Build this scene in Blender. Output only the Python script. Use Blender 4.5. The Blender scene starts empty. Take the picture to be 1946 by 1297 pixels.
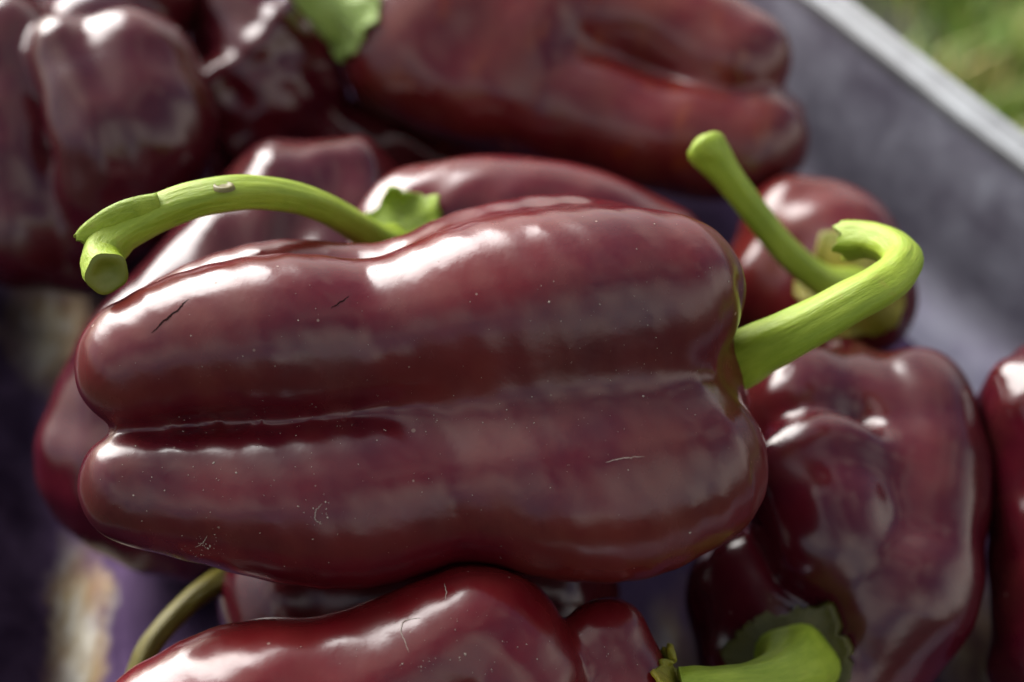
import bpy, math, random
import numpy as np
from mathutils import Vector, Matrix

random.seed(7); RNG = np.random.default_rng(7)
scene = bpy.context.scene

# ------------------------------------------------------------------ camera
TILT = math.radians(17.0)                 # the tray leans towards the viewer
PITCH = math.radians(55.0) - TILT
LENS, SENSOR, IMG_W, IMG_H = 50.0, 36.0, 1946.0, 1297.0
FPX = LENS / SENSOR * IMG_W
CAM = np.array([0.0, 0.0, 0.400])
CAM_T = np.array([0.0, 0.0, 0.325])        # the camera in the tray's own frame (floor at z = 0)
FWD = np.array([0.0, math.cos(PITCH), -math.sin(PITCH)])
UPV = np.array([0.0, math.sin(PITCH), math.cos(PITCH)])
RGT = np.array([1.0, 0.0, 0.0])

cam_data = bpy.data.cameras.new('camera')
cam_data.lens = LENS; cam_data.sensor_width = SENSOR
cam_data.clip_start = 0.01; cam_data.clip_end = 500
cam_data.dof.use_dof = True
cam_data.dof.focus_distance = 0.258
cam_data.dof.aperture_fstop = 6.3
cam_data.dof.aperture_blades = 7
cam = bpy.data.objects.new('camera', cam_data)
cam.location = CAM
cam.rotation_euler = (math.pi / 2 - PITCH, 0, 0)
scene.collection.objects.link(cam)
scene.camera = cam

# ------------------------------------------------------------------ sky, sun, exposure
SUN_EL, SUN_AZ = math.radians(37), math.radians(-42)    # azimuth from +Y, towards -X
sdir = Vector((math.sin(SUN_AZ) * math.cos(SUN_EL), math.cos(SUN_AZ) * math.cos(SUN_EL), math.sin(SUN_EL)))
world = bpy.data.worlds.new('World'); scene.world = world
world.use_nodes = True
wn = world.node_tree
sky = wn.nodes.new('ShaderNodeTexSky')
sky.sky_type = 'NISHITA'; sky.sun_disc = False
sky.sun_elevation = SUN_EL; sky.sun_rotation = SUN_AZ
sky.air_density = 0.9; sky.dust_density = 5.0; sky.ozone_density = 1.0
wn.nodes['Background'].inputs['Strength'].default_value = 0.058
# broken cloud added to the unseen sky for patchy reflections, the same all over
tc = wn.nodes.new('ShaderNodeTexCoord')
cn = wn.nodes.new('ShaderNodeTexNoise'); cn.inputs['Scale'].default_value = 1.7; cn.inputs['Detail'].default_value = 3; cn.inputs['Roughness'].default_value = .55
cr = wn.nodes.new('ShaderNodeValToRGB'); cr.color_ramp.elements[0].position = .40; cr.color_ramp.elements[1].position = .74
cm = wn.nodes.new('ShaderNodeMix'); cm.data_type = 'RGBA'; cm.inputs[7].default_value = (9.6, 8.8, 7.9, 1)
wn.links.new(tc.outputs['Generated'], cn.inputs['Vector']); wn.links.new(cn.outputs['Fac'], cr.inputs['Fac'])
wn.links.new(cr.outputs['Color'], cm.inputs[0]); wn.links.new(sky.outputs['Color'], cm.inputs[6])
wn.links.new(cm.outputs[2], wn.nodes['Background'].inputs['Color'])
sun_data = bpy.data.lights.new('sun', 'SUN')
sun_data.energy = 2.5; sun_data.angle = math.radians(48); sun_data.color = (1.0, 0.995, 0.985)
sun = bpy.data.objects.new('sun', sun_data)
sun.rotation_euler = (-sdir).to_track_quat('-Z', 'Y').to_euler()
sun.location = (-0.5, 0.3, 1.0)
scene.collection.objects.link(sun)

scene.view_settings.view_transform = 'Standard'
scene.view_settings.look = 'None'
scene.view_settings.exposure = 2.0
scene.view_settings.gamma = 1.0
scene.view_settings.use_curve_mapping = False
scene.render.engine = 'CYCLES'


# ------------------------------------------------------------------ helpers
def W(px, py, dmm):
    """pixel of the photograph + distance along the optical axis (mm) -> world"""
    d = dmm / 1000.0
    return CAM + d * (FWD + RGT * (px - IMG_W / 2) / FPX + UPV * (IMG_H / 2 - py) / FPX)

RT = np.array([[1, 0, 0], [0, math.cos(TILT), -math.sin(TILT)], [0, math.sin(TILT), math.cos(TILT)]])
def to_tray(p): return (p - CAM) @ RT + CAM_T
def WT(px, py, dmm): return to_tray(W(px, py, dmm))
TRAY_M = Matrix.Translation(Vector(CAM)) @ Matrix.Rotation(TILT, 4, 'X') @ Matrix.Translation(-Vector(CAM_T))

def RP(rpx, dmm):
    return rpx / FPX * dmm / 1000.0

def catmull(pts, n):
    pts = np.asarray(pts, float)
    if len(pts) == 1: return pts
    P = np.vstack([2 * pts[0] - pts[1], pts, 2 * pts[-1] - pts[-2]])
    seg = len(pts) - 1
    out = []
    for u in np.linspace(0, seg, n):
        i = min(int(u), seg - 1); t = u - i
        p0, p1, p2, p3 = P[i], P[i + 1], P[i + 2], P[i + 3]
        out.append(.5 * (2 * p1 + (p2 - p0) * t + (2 * p0 - 5 * p1 + 4 * p2 - p3) * t * t + (3 * p1 - p0 - 3 * p2 + p3) * t ** 3))
    return np.array(out)

def chain(pts, n=None):
    """list of (px, py, depth mm, radius px) -> smooth (N,4) world chain"""
    c = np.array([[*W(a, b, d), RP(r, d)] for a, b, d, r in pts])
    if len(c) == 1: return c
    return catmull(c, n or (len(c) - 1) * 6 + 1)

def d_chain(p, c):
    if len(c) == 1:
        return np.linalg.norm(p - c[0, :3], axis=1) - c[0, 3]
    best = None
    for a, b in zip(c[:-1], c[1:]):
        ab = b[:3] - a[:3]; L2 = ab @ ab + 1e-12
        pa = p - a[:3]
        t = np.clip(pa @ ab / L2, 0, 1)
        q = pa - t[:, None] * ab
        d = np.sqrt(np.einsum('ij,ij->i', q, q)) - (a[3] + (b[3] - a[3]) * t)
        best = d if best is None else np.minimum(best, d)
    return best

def smin(a, b, k):
    h = np.maximum(k - np.abs(a - b), 0) / k
    return np.minimum(a, b) - h * h * h * k / 6.0

def smax(a, b, k): return -smin(-a, -b, k)

class Pepper:
    def __init__(self, lobes, k=0.006, carve=(), kcarve=0.004, ridge=(), kridge=0.004, groove=(), noise=0.0005, seed=0, kfun=None):
        self.lobes = [chain(l) for l in lobes]
        self.carve, self.ridge = [], []
        self.k, self.kc, self.kr, self.kfun = k, kcarve, kridge, kfun
        self.noise = noise
        r = np.random.default_rng(seed)
        self.w = r.normal(size=(10, 3)) * np.linspace(70, 330, 10)[:, None]
        self.ph = r.uniform(0, 6.28, 10)
        self.am = 1.0 / np.linspace(1, 3.5, 10)
        self.others = []; self.smooth = 12
        self.pend = (carve, ridge, groove)
        allp = np.vstack(self.lobes)
        m = allp[:, 3:4] + 0.004
        self.lo = (allp[:, :3] - m).min(0); self.hi = (allp[:, :3] + m).max(0)
    def surf_chain(self, pts, sign):
        """lay a chain of (px, py, sink, radius px) on the visible side of the lobes"""
        out = []
        for px, py, sink, rpx in pts:
            d = W(px, py, 1000) - CAM; L = np.linalg.norm(d); t = .22 * L
            for _ in range(60):
                dd = self.base((CAM + d / L * t)[None])[0]
                if dd < 1e-4 or t > .6: break
                t += max(dd * .8, 5e-5)
            rr = rpx / FPX * t / L
            out.append([*(CAM + d / L * (t + sign * sink * rr)), rr])
        return catmull(np.array(out), (len(out) - 1) * 6 + 1)
    def finish(self):
        carve, ridge, groove = self.pend
        rr = [self.surf_chain(l, 1) for l in ridge]
        gg = [self.surf_chain(l, -1) for l in groove]
        self.carve = [chain(l) for l in carve] + gg
        self.ridge = rr
        return self
    def base(self, p):
        k = self.kfun(p) if self.kfun else self.k
        d = d_chain(p, self.lobes[0])
        for l in self.lobes[1:]:
            d = smin(d, d_chain(p, l), k)
        for l in self.ridge:
            d = smin(d, d_chain(p, l), self.kr)
        for l in self.carve:
            d = smax(d, -d_chain(p, l), self.kc)
        n = 0
        for w, ph, a in zip(self.w, self.ph, self.am):
            n = n + a * np.sin(p @ w + ph)
        return d + n * self.noise
    def sdf(self, p):
        d = self.base(p)
        for o in self.others:
            m = np.all((p > o.lo) & (p < o.hi), axis=1)
            if m.any():
                d[m] = smax(d[m], 0.0003 - o.base(p[m]), 0.0022)
        return np.maximum(d, -to_tray(p)[:, 2] + 0.0012)
    def grad(self, p, h=2e-4):
        g = np.empty_like(p)
        for i in range(3):
            e = np.zeros(3); e[i] = h
            g[:, i] = self.sdf(p + e) - self.sdf(p - e)
        return g / (np.linalg.norm(g, axis=1, keepdims=True) + 1e-9)
    def project(self, p, iso=0.0, it=5, lim=0.004):
        p = p.copy()
        for _ in range(it):
            d = self.sdf(p) - iso
            p -= self.grad(p) * np.clip(d, -lim, lim)[:, None]
        return p
    def mesh(self, h):
        n = np.ceil((self.hi - self.lo) / h).astype(int) + 1
        D = np.ones(n)
        bs = 5
        bl = [np.arange(0, m, bs) for m in n]
        Bc = np.stack(np.meshgrid(*bl, indexing='ij'), -1).reshape(-1, 3)
        dc = self.sdf(self.lo + h * (Bc + (bs - 1) / 2))
        for q, dd in zip(Bc, dc):
            sl = tuple(slice(q[i], min(q[i] + bs, n[i])) for i in range(3))
            if dd < 0: D[sl] = -1.0
        near = Bc[np.abs(dc) < h * bs * 1.15 + .0015]
        off = np.stack(np.meshgrid(*[np.arange(bs)] * 3, indexing='ij'), -1).reshape(-1, 3)
        I = (near[:, None, :] + off[None]).reshape(-1, 3)
        I = I[(I < n).all(1)]
        D[I[:, 0], I[:, 1], I[:, 2]] = self.sdf(self.lo + h * I)
        S = D < 0
        c = np.zeros(n - 1, int)
        for i in (0, 1):
            for j in (0, 1):
                for k in (0, 1):
                    c += S[i:n[0] - 1 + i, j:n[1] - 1 + j, k:n[2] - 1 + k]
        act = (c > 0) & (c < 8)
        idx = np.full(n - 1, -1); cells = np.argwhere(act)
        idx[act] = np.arange(len(cells))
        v = self.lo + h * (cells + 0.5)
        v = self.project(v, 0.0, 4, h)
        faces = []
        for a in range(3):
            b, cc = (a + 1) % 3, (a + 2) % 3
            s0 = [slice(None)] * 3; s1 = [slice(None)] * 3
            s0[a] = slice(0, n[a] - 1); s1[a] = slice(1, n[a])
            e0 = S[tuple(s0)]; e1 = S[tuple(s1)]
            for flip in (0, 1):
                E = np.argwhere(e0 & ~e1 if not flip else ~e0 & e1)
                E = E[(E[:, b] > 0) & (E[:, cc] > 0) & (E[:, b] < n[b] - 1) & (E[:, cc] < n[cc] - 1)]
                q = []
                for db, dc in ((0, 0), (-1, 0), (-1, -1), (0, -1)):
                    t = E.copy(); t[:, b] += db; t[:, cc] += dc
                    q.append(idx[t[:, 0], t[:, 1], t[:, 2]])
                q = np.stack(q, 1)
                if flip: q = q[:, ::-1]
                faces.append(q)
        F = np.vstack(faces)
        F = F[(F >= 0).all(1)]
        # even out the joints of the lobe chains
        E = np.vstack([F[:, [0, 1]], F[:, [1, 2]], F[:, [2, 3]], F[:, [3, 0]]])
        E = np.vstack([E, E[:, ::-1]])
        cnt = np.bincount(E[:, 0], minlength=len(v)).astype(float)[:, None]
        for i in range(self.smooth * 2):
            a = np.stack([np.bincount(E[:, 0], weights=v[E[:, 1], c], minlength=len(v)) for c in range(3)], 1) / np.maximum(cnt, 1)
            v = v + (a - v) * (.6 if i % 2 == 0 else -.62)
        return v, F

def mesh_obj(name, v, f, mat, parent=None, smooth=True, uv=None):
    """v in world coordinates; stored relative to the parent's frame"""
    me = bpy.data.meshes.new(name)
    v = np.asarray(v, float)
    if parent is not None:
        M = np.array(parent_world(parent).inverted())
        v = v @ M[:3, :3].T + M[:3, 3]
    me.from_pydata(v.tolist(), [], f.tolist() if hasattr(f, 'tolist') else f)
    if smooth: me.polygons.foreach_set('use_smooth', [True] * len(me.polygons))
    if uv is not None:
        lay = me.uv_layers.new(name='UVMap')
        li = np.empty(len(me.loops), int); me.loops.foreach_get('vertex_index', li)
        lay.data.foreach_set('uv', np.asarray(uv)[li].ravel())
    me.materials.append(mat); me.update()
    o = bpy.data.objects.new(name, me)
    scene.collection.objects.link(o)
    if parent is not None: o.parent = parent
    return o

def parent_world(o):
    M = o.matrix_basis.copy()
    while o.parent is not None:
        o = o.parent; M = o.matrix_basis @ M
    return M

def tag(o, label=None, cat=None, group=None, kind=None):
    if label: o['label'] = label
    if cat: o['category'] = cat
    if group: o['group'] = group
    if kind: o['kind'] = kind
    return o

def frame_from(x):
    x = Vector(x).normalized()
    z = Vector((0, 0, 1)); z = (z - x * z.dot(x)).normalized()
    y = z.cross(x)
    return Matrix((x, y, z)).transposed()

# ------------------------------------------------------------------ materials
class NT:
    def __init__(s, name):
        s.m = bpy.data.materials.new(name); s.m.use_nodes = True
        s.t = s.m.node_tree; s.b = s.t.nodes['Principled BSDF']
    def n(s, typ, ins=None, **kw):
        nd = s.t.nodes.new(typ)
        for k, v in kw.items(): setattr(nd, k, v)
        for k, v in (ins or {}).items():
            if isinstance(v, bpy.types.NodeSocket): s.t.links.new(v, nd.inputs[k])
            else: nd.inputs[k].default_value = v
        return nd
    def set(s, **kw):
        for k, v in kw.items():
            k = k.replace('_', ' ')
            if isinstance(v, bpy.types.NodeSocket): s.t.links.new(v, s.b.inputs[k])
            else: s.b.inputs[k].default_value = v
    def noise(s, vec, scale, detail=4, rough=.55, dist=0):
        return s.n('ShaderNodeTexNoise', {'Vector': vec, 'Scale': scale, 'Detail': detail, 'Roughness': rough, 'Distortion': dist}).outputs['Fac']
    def ramp(s, fac, stops, interp='LINEAR'):
        r = s.n('ShaderNodeValToRGB', {'Fac': fac}); r.color_ramp.interpolation = interp
        e = r.color_ramp.elements
        while len(e) < len(stops): e.new(.5)
        for el, (p, c) in zip(e, stops):
            el.position = p; el.color = c if len(c) == 4 else (*c, 1)
        return r.outputs['Color']
    def mix(s, fac, a, b, mode='MIX'):
        m = s.n('ShaderNodeMix', data_type='RGBA', blend_type=mode)
        for k, v in ((0, fac), (6, a), (7, b)):
            if isinstance(v, bpy.types.NodeSocket): s.t.links.new(v, m.inputs[k])
            else: m.inputs[k].default_value = v if k == 0 or len(v) == 4 else (*v, 1)
        return m.outputs[2]
    def math(s, op, a, b=0.0, clamp=False):
        m = s.n('ShaderNodeMath', operation=op, use_clamp=clamp)
        for k, v in ((0, a), (1, b)):
            if isinstance(v, bpy.types.NodeSocket): s.t.links.new(v, m.inputs[k])
            else: m.inputs[k].default_value = v
        return m.outputs[0]
    def mapping(s, scale=(1, 1, 1), loc=(0, 0, 0), out='Object'):
        tc = s.n('ShaderNodeTexCoord')
        return s.n('ShaderNodeMapping', {'Vector': tc.outputs[out], 'Scale': scale, 'Location': loc}).outputs['Vector']

def pepper_mat(name, dark, mid, brown, brown_amt=.35, orange=0.0, rough=.20, seed=0.0, bump=1.0):
    s = NT(name)
    v = s.mapping(loc=(seed, seed * .7, seed * .3))
    vs = s.mapping(scale=(1.4, .75, .75), loc=(seed, 0, seed))       # bands that run round the fruit
    n1 = s.noise(v, 32, 4); n2 = s.noise(vs, 70, 5, .6, .2); n3 = s.noise(v, 480, 3); n4 = s.noise(v, 14, 2)
    col = s.mix(s.ramp(n1, [(.33, (0, 0, 0)), (.68, (1, 1, 1))]), dark, mid)
    fb = s.math('MULTIPLY', s.ramp(s.mix(.45, n2, n4), [(.44, (0, 0, 0)), (.66, (1, 1, 1))]), brown_amt)
    col = s.mix(fb, col, brown)
    if orange:
        n5 = s.noise(vs, 95, 4)
        col = s.mix(s.math('MULTIPLY', s.ramp(n5, [(.58, (0, 0, 0)), (.72, (1, 1, 1))]), orange), col, (.20, .05, .005))
    # pale flecks of dust
    vor = s.n('ShaderNodeTexVoronoi', {'Vector': v, 'Scale': 330.0, 'Randomness': 1.0}); vor.feature = 'F1'
    fl = s.math('LESS_THAN', vor.outputs['Distance'], s.math('MULTIPLY', s.ramp(s.noise(v, 210, 1), [(.55, (0, 0, 0)), (.8, (1, 1, 1))]), .16))
    col = s.mix(s.math('MULTIPLY', fl, .35), col, (.25, .20, .15))
    rg = s.ramp(s.mix(.5, n2, s.noise(v, 60, 5, .7)), [(.35, (rough * .75,) * 3), (.65, (rough * 1.5,) * 3)])
    rg = s.math('ADD', s.math('MULTIPLY', fl, .3), rg)
    h = s.math('ADD', s.math('MULTIPLY', n2, .00004 * bump), s.math('MULTIPLY', n3, .000045 * bump))
    h = s.math('ADD', h, s.math('ADD', s.math('MULTIPLY', s.noise(v, 170, 4), .00005 * bump), s.math('MULTIPLY', s.noise(v, 45, 2), .00011 * bump)))
    bp = s.n('ShaderNodeBump', {'Height': h, 'Strength': .8, 'Distance': 1.0})
    s.set(Base_Color=col, Roughness=rg, Normal=bp.outputs['Normal'], IOR=1.45)
    return s.m

MAT_HERO = pepper_mat('skin_hero', (.037, .0012, .0046), (.076, .0040, .0056), (.105, .024, .013), .4, seed=.1)
MAT_RED = pepper_mat('skin_red', (.052, .0016, .0042), (.092, .0040, .0058), (.11, .024, .016), .3, seed=1.1)
MAT_DEEP = pepper_mat('skin_deep', (.026, .0012, .0050), (.050, .0036, .0064), (.080, .022, .013), .35, seed=2.3, rough=.16)
MAT_FAR = pepper_mat('skin_far', (.046, .0030, .0050), (.085, .008, .008), (.11, .030, .014), .45, orange=.3, seed=3.7, rough=.18)

def green_mat(name, lo, hi, tip, sss=.1):
    s = NT(name)
    uv = s.mapping(scale=(5, 1, 1), out='UV'); ob = s.mapping()
    st = s.noise(uv, 4.5, 6, .65); bl = s.noise(ob, 90, 4); fi = s.noise(ob, 700, 3)
    col = s.mix(s.ramp(s.mix(.5, st, bl), [(.36, (0, 0, 0)), (.62, (1, 1, 1))]), lo, hi)
    col = s.mix(s.math('MULTIPLY', s.ramp(s.noise(ob, 190, 5, .7), [(.60, (0, 0, 0)), (.72, (1, 1, 1))]), .45), col, tip)
    h = s.math('ADD', s.math('MULTIPLY', st, .0005), s.math('MULTIPLY', fi, .00008))
    bp = s.n('ShaderNodeBump', {'Height': h, 'Strength': .8, 'Distance': 1.0})
    s.set(Base_Color=col, Roughness=.48, Specular_IOR_Level=.32, Normal=bp.outputs['Normal'], Subsurface_Weight=sss, Subsurface_Scale=.002)
    s.b.inputs['Subsurface Radius'].default_value = (.6, 1, .2)
    return s.m

MAT_STEM = green_mat('stem_green', (.13, .195, .006), (.22, .29, .022), (.25, .20, .04))
MAT_STEMPALE = green_mat('stem_pale', (.14, .22, .028), (.22, .30, .08), (.2, .24, .07))
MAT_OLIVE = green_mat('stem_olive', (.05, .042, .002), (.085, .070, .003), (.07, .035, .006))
MAT_CALYX = green_mat('calyx_green', (.11, .17, .007), (.18, .25, .015), (.09, .07, .01))
MAT_CALYXD = green_mat('calyx_dark', (.028, .030, .002), (.052, .046, .003), (.08, .036, .007))
MAT_CALYXY = green_mat('calyx_yellow', (.10, .11, .006), (.19, .15, .007), (.20, .06, .008))
MAT_SCAR = green_mat('scar_brown', (.06, .05, .012), (.11, .095, .022), (.04, .02, .008))
MAT_PITH = green_mat('cut_pith', (.075, .10, .005), (.12, .13, .012), (.10, .06, .01))

s = NT('dark_crack'); s.set(Base_Color=(.006, .001, .001, 1), Roughness=.9, Specular_IOR_Level=.05); MAT_CRACK = s.m
s = NT('lint'); s.set(Base_Color=(.24, .20, .16, 1), Roughness=.7); MAT_LINT = s.m

# ------------------------------------------------------------------ ground and tray
def ground_mat():
    s = NT('soil'); v = s.mapping()
    col = s.ramp(s.noise(v, 9, 6, .65), [(.35, (.012, .026, .005)), (.5, (.022, .026, .009)), (.65, (.045, .034, .016))])
    h = s.noise(v, 60, 6, .7)
    bp = s.n('ShaderNodeBump', {'Height': h, 'Strength': .7, 'Distance': .02})
    s.set(Base_Color=col, Roughness=.9, Normal=bp.outputs['Normal']); return s.m

GZ = 0.0; FZ = -0.006
gnd = mesh_obj('ground', [(-40, -40, GZ), (40, -40, GZ), (40, 40, GZ), (-40, 40, GZ)], [(0, 1, 2, 3)], ground_mat(), smooth=False)
tag(gnd, kind='structure')

def steel_mat(name, c1, c2, rough, glints=False, metal=.75):
    s = NT(name); v = s.mapping()
    vb = s.mapping(scale=(1, 1, 1))
    n = s.noise(v, 45, 6, .65); m = s.noise(v, 13, 3)
    col = s.mix(s.ramp(s.mix(.5, n, m), [(.36, (0, 0, 0)), (.64, (1, 1, 1))]), c1, c2)
    rg = s.ramp(n, [(.3, (rough * .8,) * 3), (.7, (rough * 1.3,) * 3)])
    h = s.math('ADD', s.math('MULTIPLY', n, .0004), s.math('MULTIPLY', m, .002))
    bp = s.n('ShaderNodeBump', {'Height': h, 'Strength': .5, 'Distance': 1.0})
    s.set(Base_Color=col, Roughness=rg, Metallic=metal, Normal=bp.outputs['Normal'])
    if glints:                        # straw-yellow reflections painted into the steel colour
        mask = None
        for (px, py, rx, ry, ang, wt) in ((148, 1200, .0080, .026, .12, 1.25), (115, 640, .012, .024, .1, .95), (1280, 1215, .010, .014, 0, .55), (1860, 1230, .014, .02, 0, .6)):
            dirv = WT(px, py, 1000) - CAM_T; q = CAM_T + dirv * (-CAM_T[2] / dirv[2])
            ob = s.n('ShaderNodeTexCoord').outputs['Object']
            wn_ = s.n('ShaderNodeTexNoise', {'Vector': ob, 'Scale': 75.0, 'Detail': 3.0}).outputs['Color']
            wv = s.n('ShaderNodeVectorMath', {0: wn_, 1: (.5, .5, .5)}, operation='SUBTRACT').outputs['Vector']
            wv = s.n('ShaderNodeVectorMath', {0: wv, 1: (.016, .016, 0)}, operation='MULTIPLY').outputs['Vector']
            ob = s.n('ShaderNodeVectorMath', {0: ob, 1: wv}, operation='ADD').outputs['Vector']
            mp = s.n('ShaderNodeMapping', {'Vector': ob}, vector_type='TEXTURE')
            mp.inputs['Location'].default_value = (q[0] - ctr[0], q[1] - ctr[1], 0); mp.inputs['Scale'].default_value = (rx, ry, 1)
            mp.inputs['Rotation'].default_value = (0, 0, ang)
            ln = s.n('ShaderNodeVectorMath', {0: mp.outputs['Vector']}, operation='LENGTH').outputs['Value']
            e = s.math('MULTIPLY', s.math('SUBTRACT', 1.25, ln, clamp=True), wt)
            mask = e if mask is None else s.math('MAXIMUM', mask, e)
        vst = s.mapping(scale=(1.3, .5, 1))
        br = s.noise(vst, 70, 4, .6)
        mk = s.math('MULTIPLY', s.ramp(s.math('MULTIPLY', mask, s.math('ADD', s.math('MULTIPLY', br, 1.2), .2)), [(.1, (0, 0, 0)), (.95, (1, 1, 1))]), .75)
        glint_col = s.ramp(s.noise(vst, 90, 3), [(.35, (.26, .14, .05)), (.5, (.50, .38, .16)), (.65, (.80, .76, .60))])
        c2_ = s.mix(mk, col, glint_col)
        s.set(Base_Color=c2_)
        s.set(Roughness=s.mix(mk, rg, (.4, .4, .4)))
    return s.m

A_ = WT(1540, 0, 404); B_ = WT(1946, 300, 369)
RIMZ = .05
rd = np.array([B_[0] - A_[0], B_[1] - A_[1]]); rd /= np.linalg.norm(rd)     # along the right-hand wall, towards the viewer
ra = np.array([-rd[1], rd[0]])                                               # outward normal (right/back)
if ra[0] < 0: ra = -ra
mid = (A_[:2] + B_[:2]) / 2
WID, L0, L1 = .335, -.30, .34
ctr = mid - ra * WID / 2
MAT_FLOOR = steel_mat('floor_steel', (.045, .026, .062), (.095, .062, .115), .45, glints=True, metal=1.0)
MAT_WALL = steel_mat('wall_steel', (.19, .175, .235), (.33, .34, .39), .5)
MAT_RIM = steel_mat('rim_steel', (.24, .24, .24), (.36, .38, .39), .5)

tray = bpy.data.objects.new('metal_tray', None); scene.collection.objects.link(tray)
WID, L0, L1 = .335, -.30, .34
ctr = mid - ra * WID / 2
tray.matrix_basis = TRAY_M @ Matrix.Translation((ctr[0], ctr[1], 0))
tag(tray, 'shallow dull steel tray with a pale rolled rim holding the peppers', 'tray')

def tray_w(v): return (np.asarray(v, float) - CAM_T) @ RT.T + CAM

def strip(name, prof, a, b, mat, close=False):
    """sweep a profile (outward offset, z) along the wall line a->b with outward normal n"""
    a, b = np.array(a), np.array(b)
    t = (b - a) / np.linalg.norm(b - a); n = np.array([t[1], -t[0]])
    if n @ (a - sum(corn) / 4) < 0: n = -n
    ts = np.linspace(0, 1, 25); L = np.linalg.norm(b - a)
    v, f = [], []; m = len(prof)
    for u in ts:
        w = .0012 * math.sin(u * 9.0) + .0006 * math.sin(u * 31 + 1)
        for o, z in prof:
            q = a + (b - a) * u + n * (o + w * min(1, max(0, z) / .04)); v.append((q[0], q[1], z))
    for i in range(len(ts) - 1):
        for j in range(m if close else m - 1):
            k = (j + 1) % m
            f.append((i * m + j, i * m + k, (i + 1) * m + k, (i + 1) * m + j))
    o = mesh_obj(name, tray_w(v), f, mat, tray)
    o.data.set_sharp_from_angle(angle=math.radians(35))
    return o

def on_floor(px, py):
    d = WT(px, py, 1000) - CAM_T; return (CAM_T + d * (-CAM_T[2] / d[2]))[:2]
q0, q1 = on_floor(205, 1297), on_floor(165, 600); ql = (q1 - q0) / np.linalg.norm(q1 - q0)
corn = [ctr + ra * WID / 2 + rd * L0, ctr + ra * WID / 2 + rd * L1, q0 - ql * .16, q1 + ql * .20]
FIL = .016
def wall_profile(deg, fil):
    a = math.radians(deg)
    p = [(fil * math.sin(t), fil * (1 - math.cos(t)) + .0003) for t in np.linspace(0, a, 9)]
    p.append((p[-1][0] + (RIMZ - .004 - p[-1][1]) / math.tan(a), RIMZ - .004))
    sh = .002 - p[-1][0]
    return [(sh - .004, .0002)] + [(o + sh, z) for o, z in p]
wall_prof = wall_profile(70, .018)
flare_prof = [(-.003, .0002)] + [(.022 * math.sin(t), .022 * (1 - math.cos(t)) + .0003) for t in np.linspace(0, math.radians(52), 9)]
flare_prof += [(flare_prof[-1][0] + (RIMZ - flare_prof[-1][1]) / math.tan(math.radians(52)), RIMZ - .004)]
outer = [(o + .0015, z - .0012) for o, z in reversed(wall_prof)]
rim_prof = [(.0005, RIMZ - .0045), (.0006, RIMZ - .0016), (.0016, RIMZ - .0004), (.0048, RIMZ + .0002), (.0056, RIMZ + .0012), (.0070, RIMZ + .0016), (.0082, RIMZ + .0004), (.0086, RIMZ - .0020), (.0078, RIMZ - .0044), (.0034, RIMZ - .0050)]
for i in range(4):
    a, b = corn[i], corn[(i + 1) % 4]
    prof = flare_prof if i == 2 else wall_prof
    top_o = prof[-1][0] - .002
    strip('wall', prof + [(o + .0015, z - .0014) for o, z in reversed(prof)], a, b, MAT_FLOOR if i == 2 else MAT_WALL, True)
    strip('rim', [(o + top_o, z) for o, z in rim_prof], a, b, MAT_RIM, True)
cc_ = sum(corn) / 4
fl = [q - (q - cc_) / np.linalg.norm(q - cc_) * .026 if i in (0, 1) else q for i, q in enumerate(corn)]
v = [(q[0], q[1], 0.0) for q in fl] + [(q[0], q[1], FZ) for q in fl]
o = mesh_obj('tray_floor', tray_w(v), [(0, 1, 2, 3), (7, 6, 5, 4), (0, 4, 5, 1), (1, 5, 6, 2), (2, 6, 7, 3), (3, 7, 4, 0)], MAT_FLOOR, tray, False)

# slanted wooden stand that carries the tray
s = NT('stand_wood'); vv = s.mapping(scale=(1, 12, 12))
s.set(Base_Color=s.ramp(s.noise(vv, 6, 5), [(.3, (.12, .075, .04)), (.7, (.26, .17, .09))]), Roughness=.75); MAT_WOOD = s.m
stand = bpy.data.objects.new('display_stand', None); scene.collection.objects.link(stand)
c0 = tray_w([(ctr[0], ctr[1], FZ)])[0]; stand.location = (c0[0], c0[1], GZ)
tag(stand, 'slanted wooden display stand under the steel tray', 'stand')
def prism(name, pts_t):
    """tray-frame quad at z=FZ extruded straight down to the ground"""
    top = tray_w([(x, y, FZ - .0005) for x, y in pts_t]); bot = top.copy(); bot[:, 2] = GZ
    mesh_obj(name, np.vstack([top, bot]), [(0, 1, 2, 3), (7, 6, 5, 4), (0, 4, 5, 1), (1, 5, 6, 2), (2, 6, 7, 3), (3, 7, 4, 0)], MAT_WOOD, stand, False)
def rect(o0, o1, l0, l1): return [ctr + ra * o + rd * l for o, l in ((o0, l0), (o1, l0), (o1, l1), (o0, l1))]
HW = WID / 2 - .03
prism('side_panel', rect(HW - .02, HW, L0 + .05, L1 - .05)); prism('side_panel', rect(-HW, -HW + .02, L0 + .05, L1 - .05))
prism('end_panel', rect(-HW + .0205, HW - .0205, L0 + .05, L0 + .07)); prism('end_panel', rect(-HW + .0205, HW - .0205, L1 - .07, L1 - .05))

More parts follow.
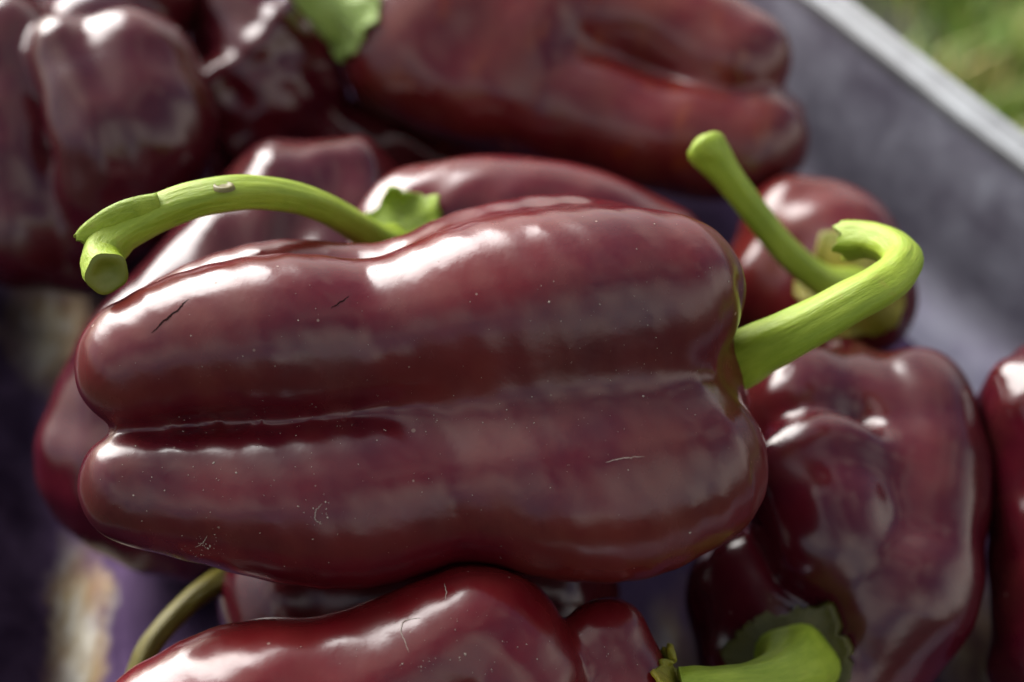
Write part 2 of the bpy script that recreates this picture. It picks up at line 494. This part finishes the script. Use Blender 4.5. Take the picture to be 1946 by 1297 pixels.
# grass beyond the rim
def grass():
    s = NT('grass_blade'); v = s.mapping()
    col = s.ramp(s.noise(v, 22, 4, .6), [(.36, (.06, .17, .012)), (.52, (.14, .22, .025)), (.68, (.34, .27, .09))])
    s.set(Base_Color=col, Roughness=.55)
    vs, fs = [], []
    n = 0
    while n < 45000:
        x, y = RNG.uniform(-.3, 1.3), RNG.uniform(.1, 2.0)
        q = np.array([x, y]) - ctr
        if q @ ra < WID / 2 + .03: continue
        if math.sin(x * 19 + 1.3) + math.sin(y * 16 - x * 9) + RNG.normal() * .7 < -.5: continue
        n += 1
        hgt = RNG.uniform(.02, .06); w = RNG.uniform(.0012, .0028); a = RNG.uniform(0, 6.28); ln = RNG.uniform(.1, .8) * hgt
        dx, dy = math.cos(a), math.sin(a); px, py = -dy * w, dx * w
        i = len(vs)
        vs += [(x - px, y - py, GZ), (x + px, y + py, GZ), (x + px * .8 + dx * ln * .35, y + py * .8 + dy * ln * .35, GZ + hgt * .6),
               (x - px * .8 + dx * ln * .35, y - py * .8 + dy * ln * .35, GZ + hgt * .6), (x + dx * ln, y + dy * ln, GZ + hgt)]
        fs += [(i, i + 1, i + 2, i + 3), (i + 3, i + 2, i + 4)]
    o = mesh_obj('grass', vs, fs, s.m, smooth=False)
    tag(o, 'patchy green and straw-coloured grass beyond the tray rim', 'grass', kind='stuff')
grass()

# ------------------------------------------------------------------ pepper shapes
def k_hero(p):
    q = p - CAM
    px = (q @ RGT) / (q @ FWD) * FPX + IMG_W / 2
    t = np.clip((px - 600) / 380, 0, 1)
    u = np.clip((px - 1230) / 150, 0, 1)
    return .0036 + .0125 * t * t * (3 - 2 * t) * (1 - .62 * u)

def k_ramp(x0, x1, k0, k1):
    def f(p):
        q = p - CAM
        t = np.clip(((q @ RGT) / (q @ FWD) * FPX + IMG_W / 2 - x0) / (x1 - x0), 0, 1)
        return k0 + (k1 - k0) * t * t * (3 - 2 * t)
    return f

P = {}
P['hero'] = Pepper([
    [(272, 698, 265, 126), (400, 660, 265, 144), (550, 645, 266, 160), (700, 642, 268, 150), (800, 622, 268, 152), (920, 592, 268, 172), (1040, 578, 268, 184), (1160, 568, 268, 180), (1258, 560, 268, 158)],
    [(300, 640, 276, 92), (400, 590, 280, 92), (550, 552, 283, 92), (700, 550, 284, 88), (790, 528, 284, 84), (900, 488, 284, 90), (1030, 456, 284, 86), (1140, 460, 283, 80), (1220, 486, 281, 78)],
    [(264, 924, 264, 116), (400, 938, 265, 138), (550, 950, 266, 162), (700, 945, 267, 170), (850, 924, 268, 148), (960, 916, 268, 158), (1080, 918, 268, 186), (1180, 910, 268, 192), (1290, 880, 268, 170)],
    [(400, 815, 288, 170), (560, 800, 289, 225), (800, 780, 290, 250), (1000, 770, 290, 258), (1190, 740, 288, 235)]],
    kfun=k_hero, noise=.00030, seed=1, carve=[[(1450, 704, 282, 40)]], kcarve=.005)
P['front'] = Pepper([
    [(330, 1400, 262, 150), (480, 1342, 262, 165), (620, 1340, 262, 164), (760, 1290, 263, 158), (870, 1232, 263, 154), (925, 1226, 263, 148), (985, 1310, 262, 140)],
    [(480, 1500, 258, 200), (740, 1500, 258, 210), (980, 1480, 259, 190)],
    [(1152, 1232, 268, 92), (1180, 1330, 266, 108), (1150, 1450, 262, 130)],
    [(500, 1420, 285, 190), (1000, 1400, 285, 190)]],
    k=.0035, noise=.0003, seed=2)
P['under_left'] = Pepper([
    [(274, 872, 338, 190), (330, 722, 342, 188), (465, 545, 350, 172), (560, 430, 358, 160)],
    [(655, 375, 358, 112), (640, 520, 352, 150), (560, 720, 345, 170)],
    [(395, 930, 334, 176), (300, 960, 334, 120)],
    [(450, 760, 350, 190)]], k=.004, noise=.0005, seed=3)
P['behind'] = Pepper([
    [(800, 425, 333, 112), (940, 422, 334, 132), (1080, 452, 337, 140), (1220, 505, 341, 130)],
    [(752, 455, 330, 92), (790, 560, 328, 140), (1000, 580, 330, 160), (1200, 600, 336, 140)],
    [(900, 500, 352, 170), (1150, 540, 352, 150)]], k=.005, noise=.0003, seed=4,
    carve=[[(742, 420, 305, 50)]], kcarve=.008)
P['top'] = Pepper([
    [(860, 10, 396, 110), (1000, 0, 394, 112), (1150, 20, 390, 108), (1300, 62, 385, 104), (1402, 114, 381, 102)],
    [(752, 112, 392, 102), (860, 150, 390, 118), (980, 182, 388, 112), (1100, 214, 386, 110), (1260, 262, 381, 104), (1400, 276, 378, 102), (1432, 268, 378, 98)],
    [(780, 20, 408, 130), (1000, 60, 412, 160), (1200, 110, 408, 170), (1340, 180, 402, 140)], [(760, 180, 416, 90), (900, 230, 416, 100), (1100, 290, 412, 100)],
    [(1488, 220, 384, 46)], [(820, 70, 394, 120), (980, 96, 393, 104)]], kfun=k_ramp(1000, 1220, .020, .0042), noise=.0004, seed=5, carve=[[(610, 30, 385, 50)]], kcarve=.01)
P['upper_left'] = Pepper([
    [(128, 104, 365, 72), (150, 220, 357, 60), (182, 340, 360, 72), (190, 420, 370, 96)],
    [(250, 150, 371, 132), (270, 250, 367, 136), (256, 370, 369, 116)],
    [(10, 120, 380, 130), (30, 280, 373, 126), (55, 430, 370, 120)],
    [(150, 440, 378, 124), (170, 300, 400, 170), (200, 120, 400, 160)],
    [(300, -40, 400, 110), (80, -40, 402, 110)], [(330, 330, 392, 100), (340, 420, 392, 90)]], k=.0046, noise=.0003, seed=6,
    ridge=[[(112, 84, .7, 34), (160, 170, .6, 30), (188, 260, .6, 28), (202, 340, .7, 22)]], kridge=.007)
P['gap'] = Pepper([
    [(470, 20, 402, 100), (520, 150, 398, 110), (500, 230, 400, 90)],
    [(600, 130, 402, 84), (600, 240, 408, 84), (720, 270, 415, 84), (840, 292, 416, 66)], [(395, 40, 410, 70), (405, 110, 408, 70)],
    [(430, 180, 396, 80), (470, 270, 402, 90)]], k=.004, noise=.0007, seed=7,
    carve=[[(425, 70, 372, 52)]], kcarve=.005,
    ridge=[[(560, 0, .3, 24), (520, 60, .3, 22), (470, 115, .4, 20), (410, 140, .5, 18)]], kridge=.005)
P['small_right'] = Pepper([
    [(1515, 440, 366, 106), (1590, 470, 362, 118), (1618, 560, 356, 116)],
    [(1470, 540, 368, 110), (1560, 620, 362, 110)], [(1550, 550, 382, 110)]], k=.006, noise=.0005, seed=8)
P['right'] = Pepper([
    [(1525, 775, 322, 114), (1530, 860, 320, 100)],
    [(1745, 765, 322, 100), (1762, 880, 314, 114), (1740, 1000, 310, 128), (1735, 1080, 308, 130)],
    [(1545, 940, 308, 126), (1580, 1020, 304, 130), (1600, 1090, 306, 110)],
    [(1700, 1130, 303, 146), (1660, 1215, 304, 132)],
    [(1430, 1130, 316, 124), (1470, 1230, 308, 132), (1570, 1290, 304, 130)], [(1495, 1270, 309, 158)],
    [(1620, 860, 335, 190), (1590, 1000, 335, 220), (1580, 1120, 330, 210)]], k=.0055, noise=.0003, seed=9,
    ridge=[[(1605, 672, .6, 26), (1650, 735, .5, 24), (1685, 815, .5, 22), (1695, 880, .6, 16)],
           [(1480, 880, .75, 40), (1550, 838, .7, 44), (1620, 850, .7, 42), (1680, 890, .8, 34)]], kridge=.009,
    carve=[])
P['far_right'] = Pepper([
    [(2010, 810, 318, 165), (2010, 930, 314, 140), (2035, 1080, 310, 145), (2040, 1260, 306, 150)],
    [(2120, 850, 322, 160), (2140, 1150, 316, 170)], [(2070, 900, 342, 150), (2080, 1100, 332, 150)]], k=.004, noise=.0008, seed=10)
P['below'] = Pepper([
    [(600, 1130, 320, 180), (800, 1130, 320, 190), (1000, 1120, 322, 170)],
    [(620, 1010, 335, 160), (950, 1000, 335, 170)]], k=.004, noise=.0005, seed=11)

for p_ in P.values(): p_.finish()
order = ['hero', 'front', 'under_left', 'behind', 'right', 'top', 'upper_left', 'small_right', 'gap', 'far_right', 'below']
for i, n in enumerate(order):
    for m in order[:i]:
        if np.all(P[n].lo < P[m].hi) and np.all(P[m].lo < P[n].hi): P[n].others.append(P[m])

LAB = {
 'hero': 'large glossy maroon bell pepper lying sideways on top, split lengthwise by a deep crease',
 'front': 'reddish maroon pepper with a humped back and a small finger lobe',
 'under_left': 'dark maroon pepper wedged underneath the large creased pepper, beneath the arched green stem',
 'behind': 'maroon pepper with ragged green calyx and long arching stem ending in a hooked cut',
 'top': 'big two-lobed maroon pepper with faint orange blotches, leaning towards the steel wall',
 'upper_left': 'dark folded pepper with bright ridges and a deep vertical cleft',
 'gap': 'crumpled dark pepper with a hollow, between the folded pepper and the orange-blotched one',
 'small_right': 'small pepper with yellowing shoulder and slim knob-ended stem, beside the steel wall',
 'right': 'wrinkled dark pepper with crossing folds and a large ragged dark-green calyx',
 'far_right': 'dark pepper with pinched flank, beside the wrinkled pepper with folds',
 'below': 'shadowed pepper at the bottom of the heap with curved olive stem',
}
RES = {'hero': .0011, 'front': .0013, 'below': .002, 'far_right': .0016}
AXIS = {'hero': ((140, 800, 270), (1420, 720, 270)), 'front': ((250, 1400, 262), (1200, 1350, 262)), 'under_left': ((300, 950, 335), (600, 400, 358)),
        'behind': ((700, 450, 330), (1250, 520, 340)), 'top': ((680, 50, 392), (1500, 200, 380)), 'upper_left': ((150, 0, 390), (150, 500, 370)),
        'gap': ((520, 0, 400), (500, 250, 400)), 'small_right': ((1620, 560, 350), (1450, 500, 370)), 'right': ((1520, 1250, 300), (1640, 720, 320)),
        'far_right': ((2020, 700, 318), (2040, 1300, 306)), 'below': ((450, 1130, 320), (1100, 1130, 320))}
MAT = {'hero': MAT_HERO, 'front': MAT_RED, 'top': MAT_FAR, 'small_right': MAT_FAR, 'behind': MAT_HERO}
ROOT, BODY = {}, {}
for n in order:
    p = P[n]
    v, f = p.mesh(RES.get(n, .0015))
    a, b = [W(*q) for q in AXIS[n]]
    r = bpy.data.objects.new('bell_pepper', None); scene.collection.objects.link(r)
    c = v.mean(0); c[2] = v[:, 2].min()
    r.matrix_basis = Matrix.Translation(Vector(c)) @ frame_from(b - a).to_4x4()
    r.empty_display_size = .02
    tag(r, LAB[n], 'pepper', 'heaped bell peppers')
    o = mesh_obj('body', v, f, MAT.get(n, MAT_DEEP), r)
    if n in ('hero', 'front'):
        m = o.modifiers.new('s', 'SUBSURF'); m.levels = m.render_levels = 1
    ROOT[n], BODY[n] = r, o

# ------------------------------------------------------------------ stems and calyces
def tube(name, pts, mat, parent, ridges=5, amp=.05, nseg=48, nring=30, flat=None, twist=.8, cup=True, capmat=None, endname='cut_end', rag=0.0):
    c = chain(pts, nseg); C3, R = c[:, :3], c[:, 3]
    T = np.gradient(C3, axis=0); T /= np.linalg.norm(T, axis=1, keepdims=True)
    N = np.cross(T[0], [0.3, .2, 1.0]); N /= np.linalg.norm(N)
    v, uv, f = [], [], []
    Ns, Bs = [], []
    for i in range(nseg):
        N = N - T[i] * (N @ T[i]); N /= np.linalg.norm(N)
        B = np.cross(T[i], N); Ns.append(N.copy()); Bs.append(B)
        for j in range(nring):
            a = 2 * math.pi * j / nring
            rr = R[i] * (1 + amp * math.cos(ridges * (a + twist * i / nseg)) + amp * .5 * math.sin(2 * a + i * .2) + .012 * math.sin(i * .9 + 3 * a))
            dn, db = math.cos(a), math.sin(a)
            if flat: dn *= flat
            q = C3[i] + (N * dn + B * db) * rr
            if rag and i == nseg - 1: q = q + T[i] * R[i] * rag * (math.sin(a * 5) + .7 * math.sin(a * 11 + 1))
            v.append(q); uv.append((j / nring if j <= nring / 2 else 1 - j / nring, i / nseg * 2))
    for i in range(nseg - 1):
        for j in range(nring):
            k = (j + 1) % nring
            f.append((i * nring + j, i * nring + k, (i + 1) * nring + k, (i + 1) * nring + j))
    s0 = len(v); v.append(C3[0]); uv.append((0, 0))
    for j in range(nring): f.append((s0, (j + 1) % nring, j))
    st = mesh_obj(name, np.array(v), f, mat, parent, uv=uv)
    # cut face, slightly cupped
    last = np.array(v[(nseg - 1) * nring:nseg * nring]); cc = last.mean(0)
    cv, cf = list(last), []
    for ring, (sc, dp) in enumerate(((.8, .12), (.45, -.22 if cup else .2), (.12, -.3 if cup else .25))):
        for j in range(nring): cv.append(cc + (last[j] - cc) * sc + T[-1] * R[-1] * dp)
    for ring in range(3):
        for j in range(nring):
            k = (j + 1) % nring
            cf.append((ring * nring + j, ring * nring + k, (ring + 1) * nring + k, (ring + 1) * nring + j))
    cf.append(tuple(3 * nring + j for j in range(nring)))
    mesh_obj(endname, np.array(cv), cf, capmat or MAT_PITH, st, uv=[(.3, .3)] * len(cv))
    return st

def calyx(pname, center, axis_to, rpx, mat, points=6, jag=.22, curl=.0012, cone=0.0, seed=0, base=.0006, thick=.0009):
    """ragged leafy collar laid on the pepper's own surface round the stem"""
    p = P[pname]; c = W(*center); a = W(*axis_to) - c; a /= np.linalg.norm(a)
    u = np.cross(a, [0.2, 1, .3]); u /= np.linalg.norm(u); w = np.cross(a, u)
    R = RP(rpx, center[2]); rg = np.random.default_rng(seed)
    nr, na = 16, 96
    ph = rg.uniform(0, 6.28, 4)
    v = []
    for i in range(nr):
        s_ = i / (nr - 1)
        for j in range(na):
            t = 2 * math.pi * j / na
            tooth = abs(math.sin(points * t / 2 + ph[0])) ** .6
            e = 1 - jag * (1 - tooth) + .07 * math.sin(3 * t + ph[1]) + .05 * math.sin(13 * t + ph[2]) + .03 * math.sin(29 * t + ph[3])
            v.append(c + (u * math.cos(t) + w * math.sin(t)) * R * s_ * (1 + (e - 1) * s_ ** 2) + a * .002)
    v = np.array(v)
    ss = np.repeat(np.linspace(0, 1, nr), na); tt = np.tile(np.arange(na) * 2 * math.pi / na, nr)
    iso = base + curl * ss ** 4 * (1 + .6 * np.sin(points * tt + ph[1])) + .0003 * np.sin(points * tt) * ss
    v = p.project(v, iso, 10, .005)
    if cone:
        v = v + a * (cone * np.clip(1 - ss * 1.15, 0, 1) ** 1.5)[:, None]
    f = [(i * na + j, i * na + (j + 1) % na, (i + 1) * na + (j + 1) % na, (i + 1) * na + j) for i in range(nr - 1) for j in range(na)]
    o = mesh_obj('calyx', v, f, mat, ROOT[pname], uv=np.stack([tt * .8, ss], 1))
    m = o.modifiers.new('t', 'SOLIDIFY'); m.thickness = thick; m.offset = 1.0
    return o

# large creased pepper: stem to the right with a bent-back torn tip
tube('stem', [(1350, 712, 288, 60), (1395, 692, 283, 58), (1450, 662, 277, 50), (1530, 622, 271, 44), (1620, 572, 268, 41), (1688, 533, 270, 41), (1716, 498, 274, 38), (1694, 470, 280, 36), (1655, 456, 285, 36), (1610, 456, 289, 40)],
     MAT_STEM, ROOT['hero'], rag=.22, nseg=64)
# pepper behind: long arching stem
st = tube('stem', [(745, 470, 318, 44), (712, 455, 306, 32), (660, 420, 294, 29), (590, 386, 284, 29), (510, 369, 277, 31), (430, 369, 272, 34), (350, 386, 270, 36), (285, 412, 269, 37), (232, 440, 268, 38), (204, 468, 267, 39), (195, 492, 265.5, 40), (197, 510, 263, 41), (203, 520, 260.5, 41)],
     MAT_STEM, ROOT['behind'], nseg=72, amp=.045)
tube('peel', [(304, 394, 267, 30), (262, 402, 266, 31), (215, 420, 265.5, 30), (174, 446, 265.5, 26), (158, 460, 265.5, 22)], MAT_STEM, st, flat=.45, amp=.03, nseg=20, nring=16, endname='torn_end', rag=.25)
calyx('behind', (762, 432, 318), (735, 425, 300), 84, MAT_CALYX, points=5, jag=.16, curl=.0022, seed=3)
# top pepper
calyx('top', (650, 40, 385), (590, -10, 375), 92, MAT_STEMPALE, points=6, jag=.2, curl=.001, cone=.010, seed=5)
tube('stem', [(690, 60, 392, 60), (655, 38, 388, 58), (620, 12, 383, 46), (570, -30, 378, 33), (510, -90, 372, 29), (470, -150, 368, 30)], MAT_STEMPALE, ROOT['top'])
# small pepper by the wall
calyx('small_right', (1636, 548, 344), (1615, 540, 320), 124, MAT_CALYXY, points=6, jag=.3, curl=.001, seed=8)
tube('stem', [(1650, 560, 350, 46), (1620, 552, 340, 42), (1560, 532, 331, 30), (1500, 484, 323, 27), (1440, 412, 316, 26), (1385, 340, 311, 28), (1352, 298, 309, 37), (1338, 278, 308, 38), (1332, 270, 308, 30), (1328, 265, 308, 16)], MAT_STEM, ROOT['small_right'], cup=False, capmat=MAT_STEM)
# wrinkled pepper on the right
calyx('right', (1494, 1276, 292), (1490, 1278, 270), 126, MAT_CALYXD, points=7, jag=.12, curl=.0010, seed=9, base=.0010, thick=.0018)
tube('stem', [(1512, 1274, 304, 92), (1513, 1266, 293, 82), (1510, 1268, 283, 68), (1486, 1282, 274, 50), (1435, 1294, 268, 38), (1370, 1298, 264, 32), (1320, 1298, 263, 31), (1296, 1302, 263, 32)], MAT_STEM, ROOT['right'])
# front pepper: crumbs of a dried calyx on its end
calyx('front', (1262, 1320, 266), (1330, 1300, 262), 80, MAT_CALYXY, points=5, jag=.4, curl=.001, seed=12)
# shadowed pepper
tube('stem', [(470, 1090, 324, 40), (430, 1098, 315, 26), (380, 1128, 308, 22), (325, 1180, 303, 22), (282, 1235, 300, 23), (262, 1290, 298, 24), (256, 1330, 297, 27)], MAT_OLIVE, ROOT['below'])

# ------------------------------------------------------------------ small marks on the skins
def hit(pname, px, py):
    """points where rays through the pixels meet the pepper"""
    px, py = np.atleast_1d(px).astype(float), np.atleast_1d(py).astype(float)
    d = FWD[None] + RGT[None] * ((px - IMG_W / 2) / FPX)[:, None] + UPV[None] * ((IMG_H / 2 - py) / FPX)[:, None]
    d /= np.linalg.norm(d, axis=1, keepdims=True)
    t = np.full(len(px), .235)
    for _ in range(70):
        t = t + np.clip(P[pname].sdf(CAM + d * t[:, None]) * .8, -.002, .01)
    p = CAM + d * t[:, None]
    return p, (np.abs(P[pname].sdf(p)) < 2e-4) & (t < .45)

def ribbon(pname, pts, wpx, mat, name, lift=.00006, wob=0.0, n=24):
    c = catmull(np.array(pts, float), n); rg = np.random.default_rng(len(pts) + int(pts[0][0]))
    if wob: c = c + rg.normal(size=c.shape) * wob
    T = np.gradient(c, axis=0); T /= np.linalg.norm(T, axis=1, keepdims=True) + 1e-9
    Nn = np.stack([-T[:, 1], T[:, 0]], 1)
    w = wpx * np.sin(np.linspace(.12, math.pi - .12, n)) ** .6 * rg.uniform(.7, 1.2, n)
    L = c + Nn * w[:, None] / 2; R_ = c - Nn * w[:, None] / 2
    p, ok = hit(pname, np.r_[L[:, 0], R_[:, 0]], np.r_[L[:, 1], R_[:, 1]])
    p = p + P[pname].grad(p) * lift
    f = [(i, i + 1, n + i + 1, n + i) for i in range(n - 1) if ok[i] and ok[i + 1] and ok[n + i] and ok[n + i + 1]]
    return mesh_obj(name, p, f, mat, BODY[pname])

ribbon('hero', [(288, 634), (310, 612), (335, 592), (358, 570)], 3.4, MAT_CRACK, 'scratch', wob=.6)
ribbon('hero', [(630, 586), (645, 576), (664, 563)], 2.6, MAT_CRACK, 'scratch', wob=.6)
for pts in ([(612, 958), (600, 972), (600, 988), (612, 996)], [(1150, 880), (1180, 872), (1225, 868)], [(395, 1018), (385, 1032), (372, 1040)]):
    ribbon('hero', pts, 1.3, MAT_LINT, 'lint_fibre', lift=.00008, wob=.5)
for pts in ([(800, 1175), (770, 1180), (762, 1200), (770, 1220), (776, 1240)], [(845, 1110), (848, 1125), (846, 1140)]):
    ribbon('front', pts, 1.5, MAT_LINT, 'lint_fibre', lift=.00008, wob=.5)

def dust(pname, spots, seed):
    rg = np.random.default_rng(seed); px, py, sz = [], [], []
    for (x, y, sx, sy, n, s0) in spots:
        px += list(rg.normal(x, sx, n)); py += list(rg.normal(y, sy, n)); sz += list(s0 * rg.lognormal(0, .5, n))
    px, py, sz = map(np.array, (px, py, sz))
    p, ok = hit(pname, px, py); g = P[pname].grad(p)
    vs, fs = [], []
    for q, n_, s_, o in zip(p, g, sz, ok):
        if not o or (-FWD) @ n_ < .15: continue
        u = np.cross(n_, rg.normal(size=3)); u /= np.linalg.norm(u); w = np.cross(n_, u)
        r_ = s_ / FPX * .26; el = rg.uniform(.4, 1.0); i = len(vs)
        for a in range(5):
            t = a * 2 * math.pi / 5
            vs.append(q + n_ * .00008 + (u * math.cos(t) + w * math.sin(t) * el) * r_ * rg.uniform(.6, 1.2))
        vs.append(q + n_ * (.0001 + r_ * .4)); fs += [(i + a, i + (a + 1) % 5, i + 5) for a in range(5)]
    tag(mesh_obj('dust', vs, fs, MAT_LINT, BODY[pname], False), kind='stuff')
dust('hero', [(800, 760, 330, 170, 330, .65), (385, 1040, 22, 14, 40, 1.2), (600, 970, 20, 30, 20, 1.1), (600, 800, 200, 20, 60, .8), (1200, 650, 110, 120, 90, .8), (330, 900, 110, 60, 50, 1.0)], 5)
dust('front', [(850, 1210, 190, 50, 80, .7), (840, 1265, 60, 10, 20, 1.0), (1180, 1240, 40, 40, 14, .9)], 6)

# leaf scar on the long arching stem
c = W(424, 349, 268.3); ex = (W(444, 349, 268.3) - c); ey = .42 * (W(424, 332, 272) - c); nz = np.cross(ex, ey); nz /= np.linalg.norm(nz)
if nz @ FWD > 0: nz = -nz
vs, fs = [], []
for ring, (sc, h) in enumerate(((1.15, -.0010), (1.0, -.0003), (.78, -.0001), (.6, -.0004), (.15, -.0003))):
    for a in range(20):
        t = a * math.pi / 10; vs.append(c + (ex * math.cos(t) + ey * math.sin(t)) * sc + nz * h)
for ring in range(4):
    for a in range(20):
        b = (a + 1) % 20; fs.append((ring * 20 + a, ring * 20 + b, ring * 20 + 20 + b, ring * 20 + 20 + a))
fs.append(tuple(range(80, 100)))
mesh_obj('leaf_scar', vs, fs, MAT_SCAR, st)
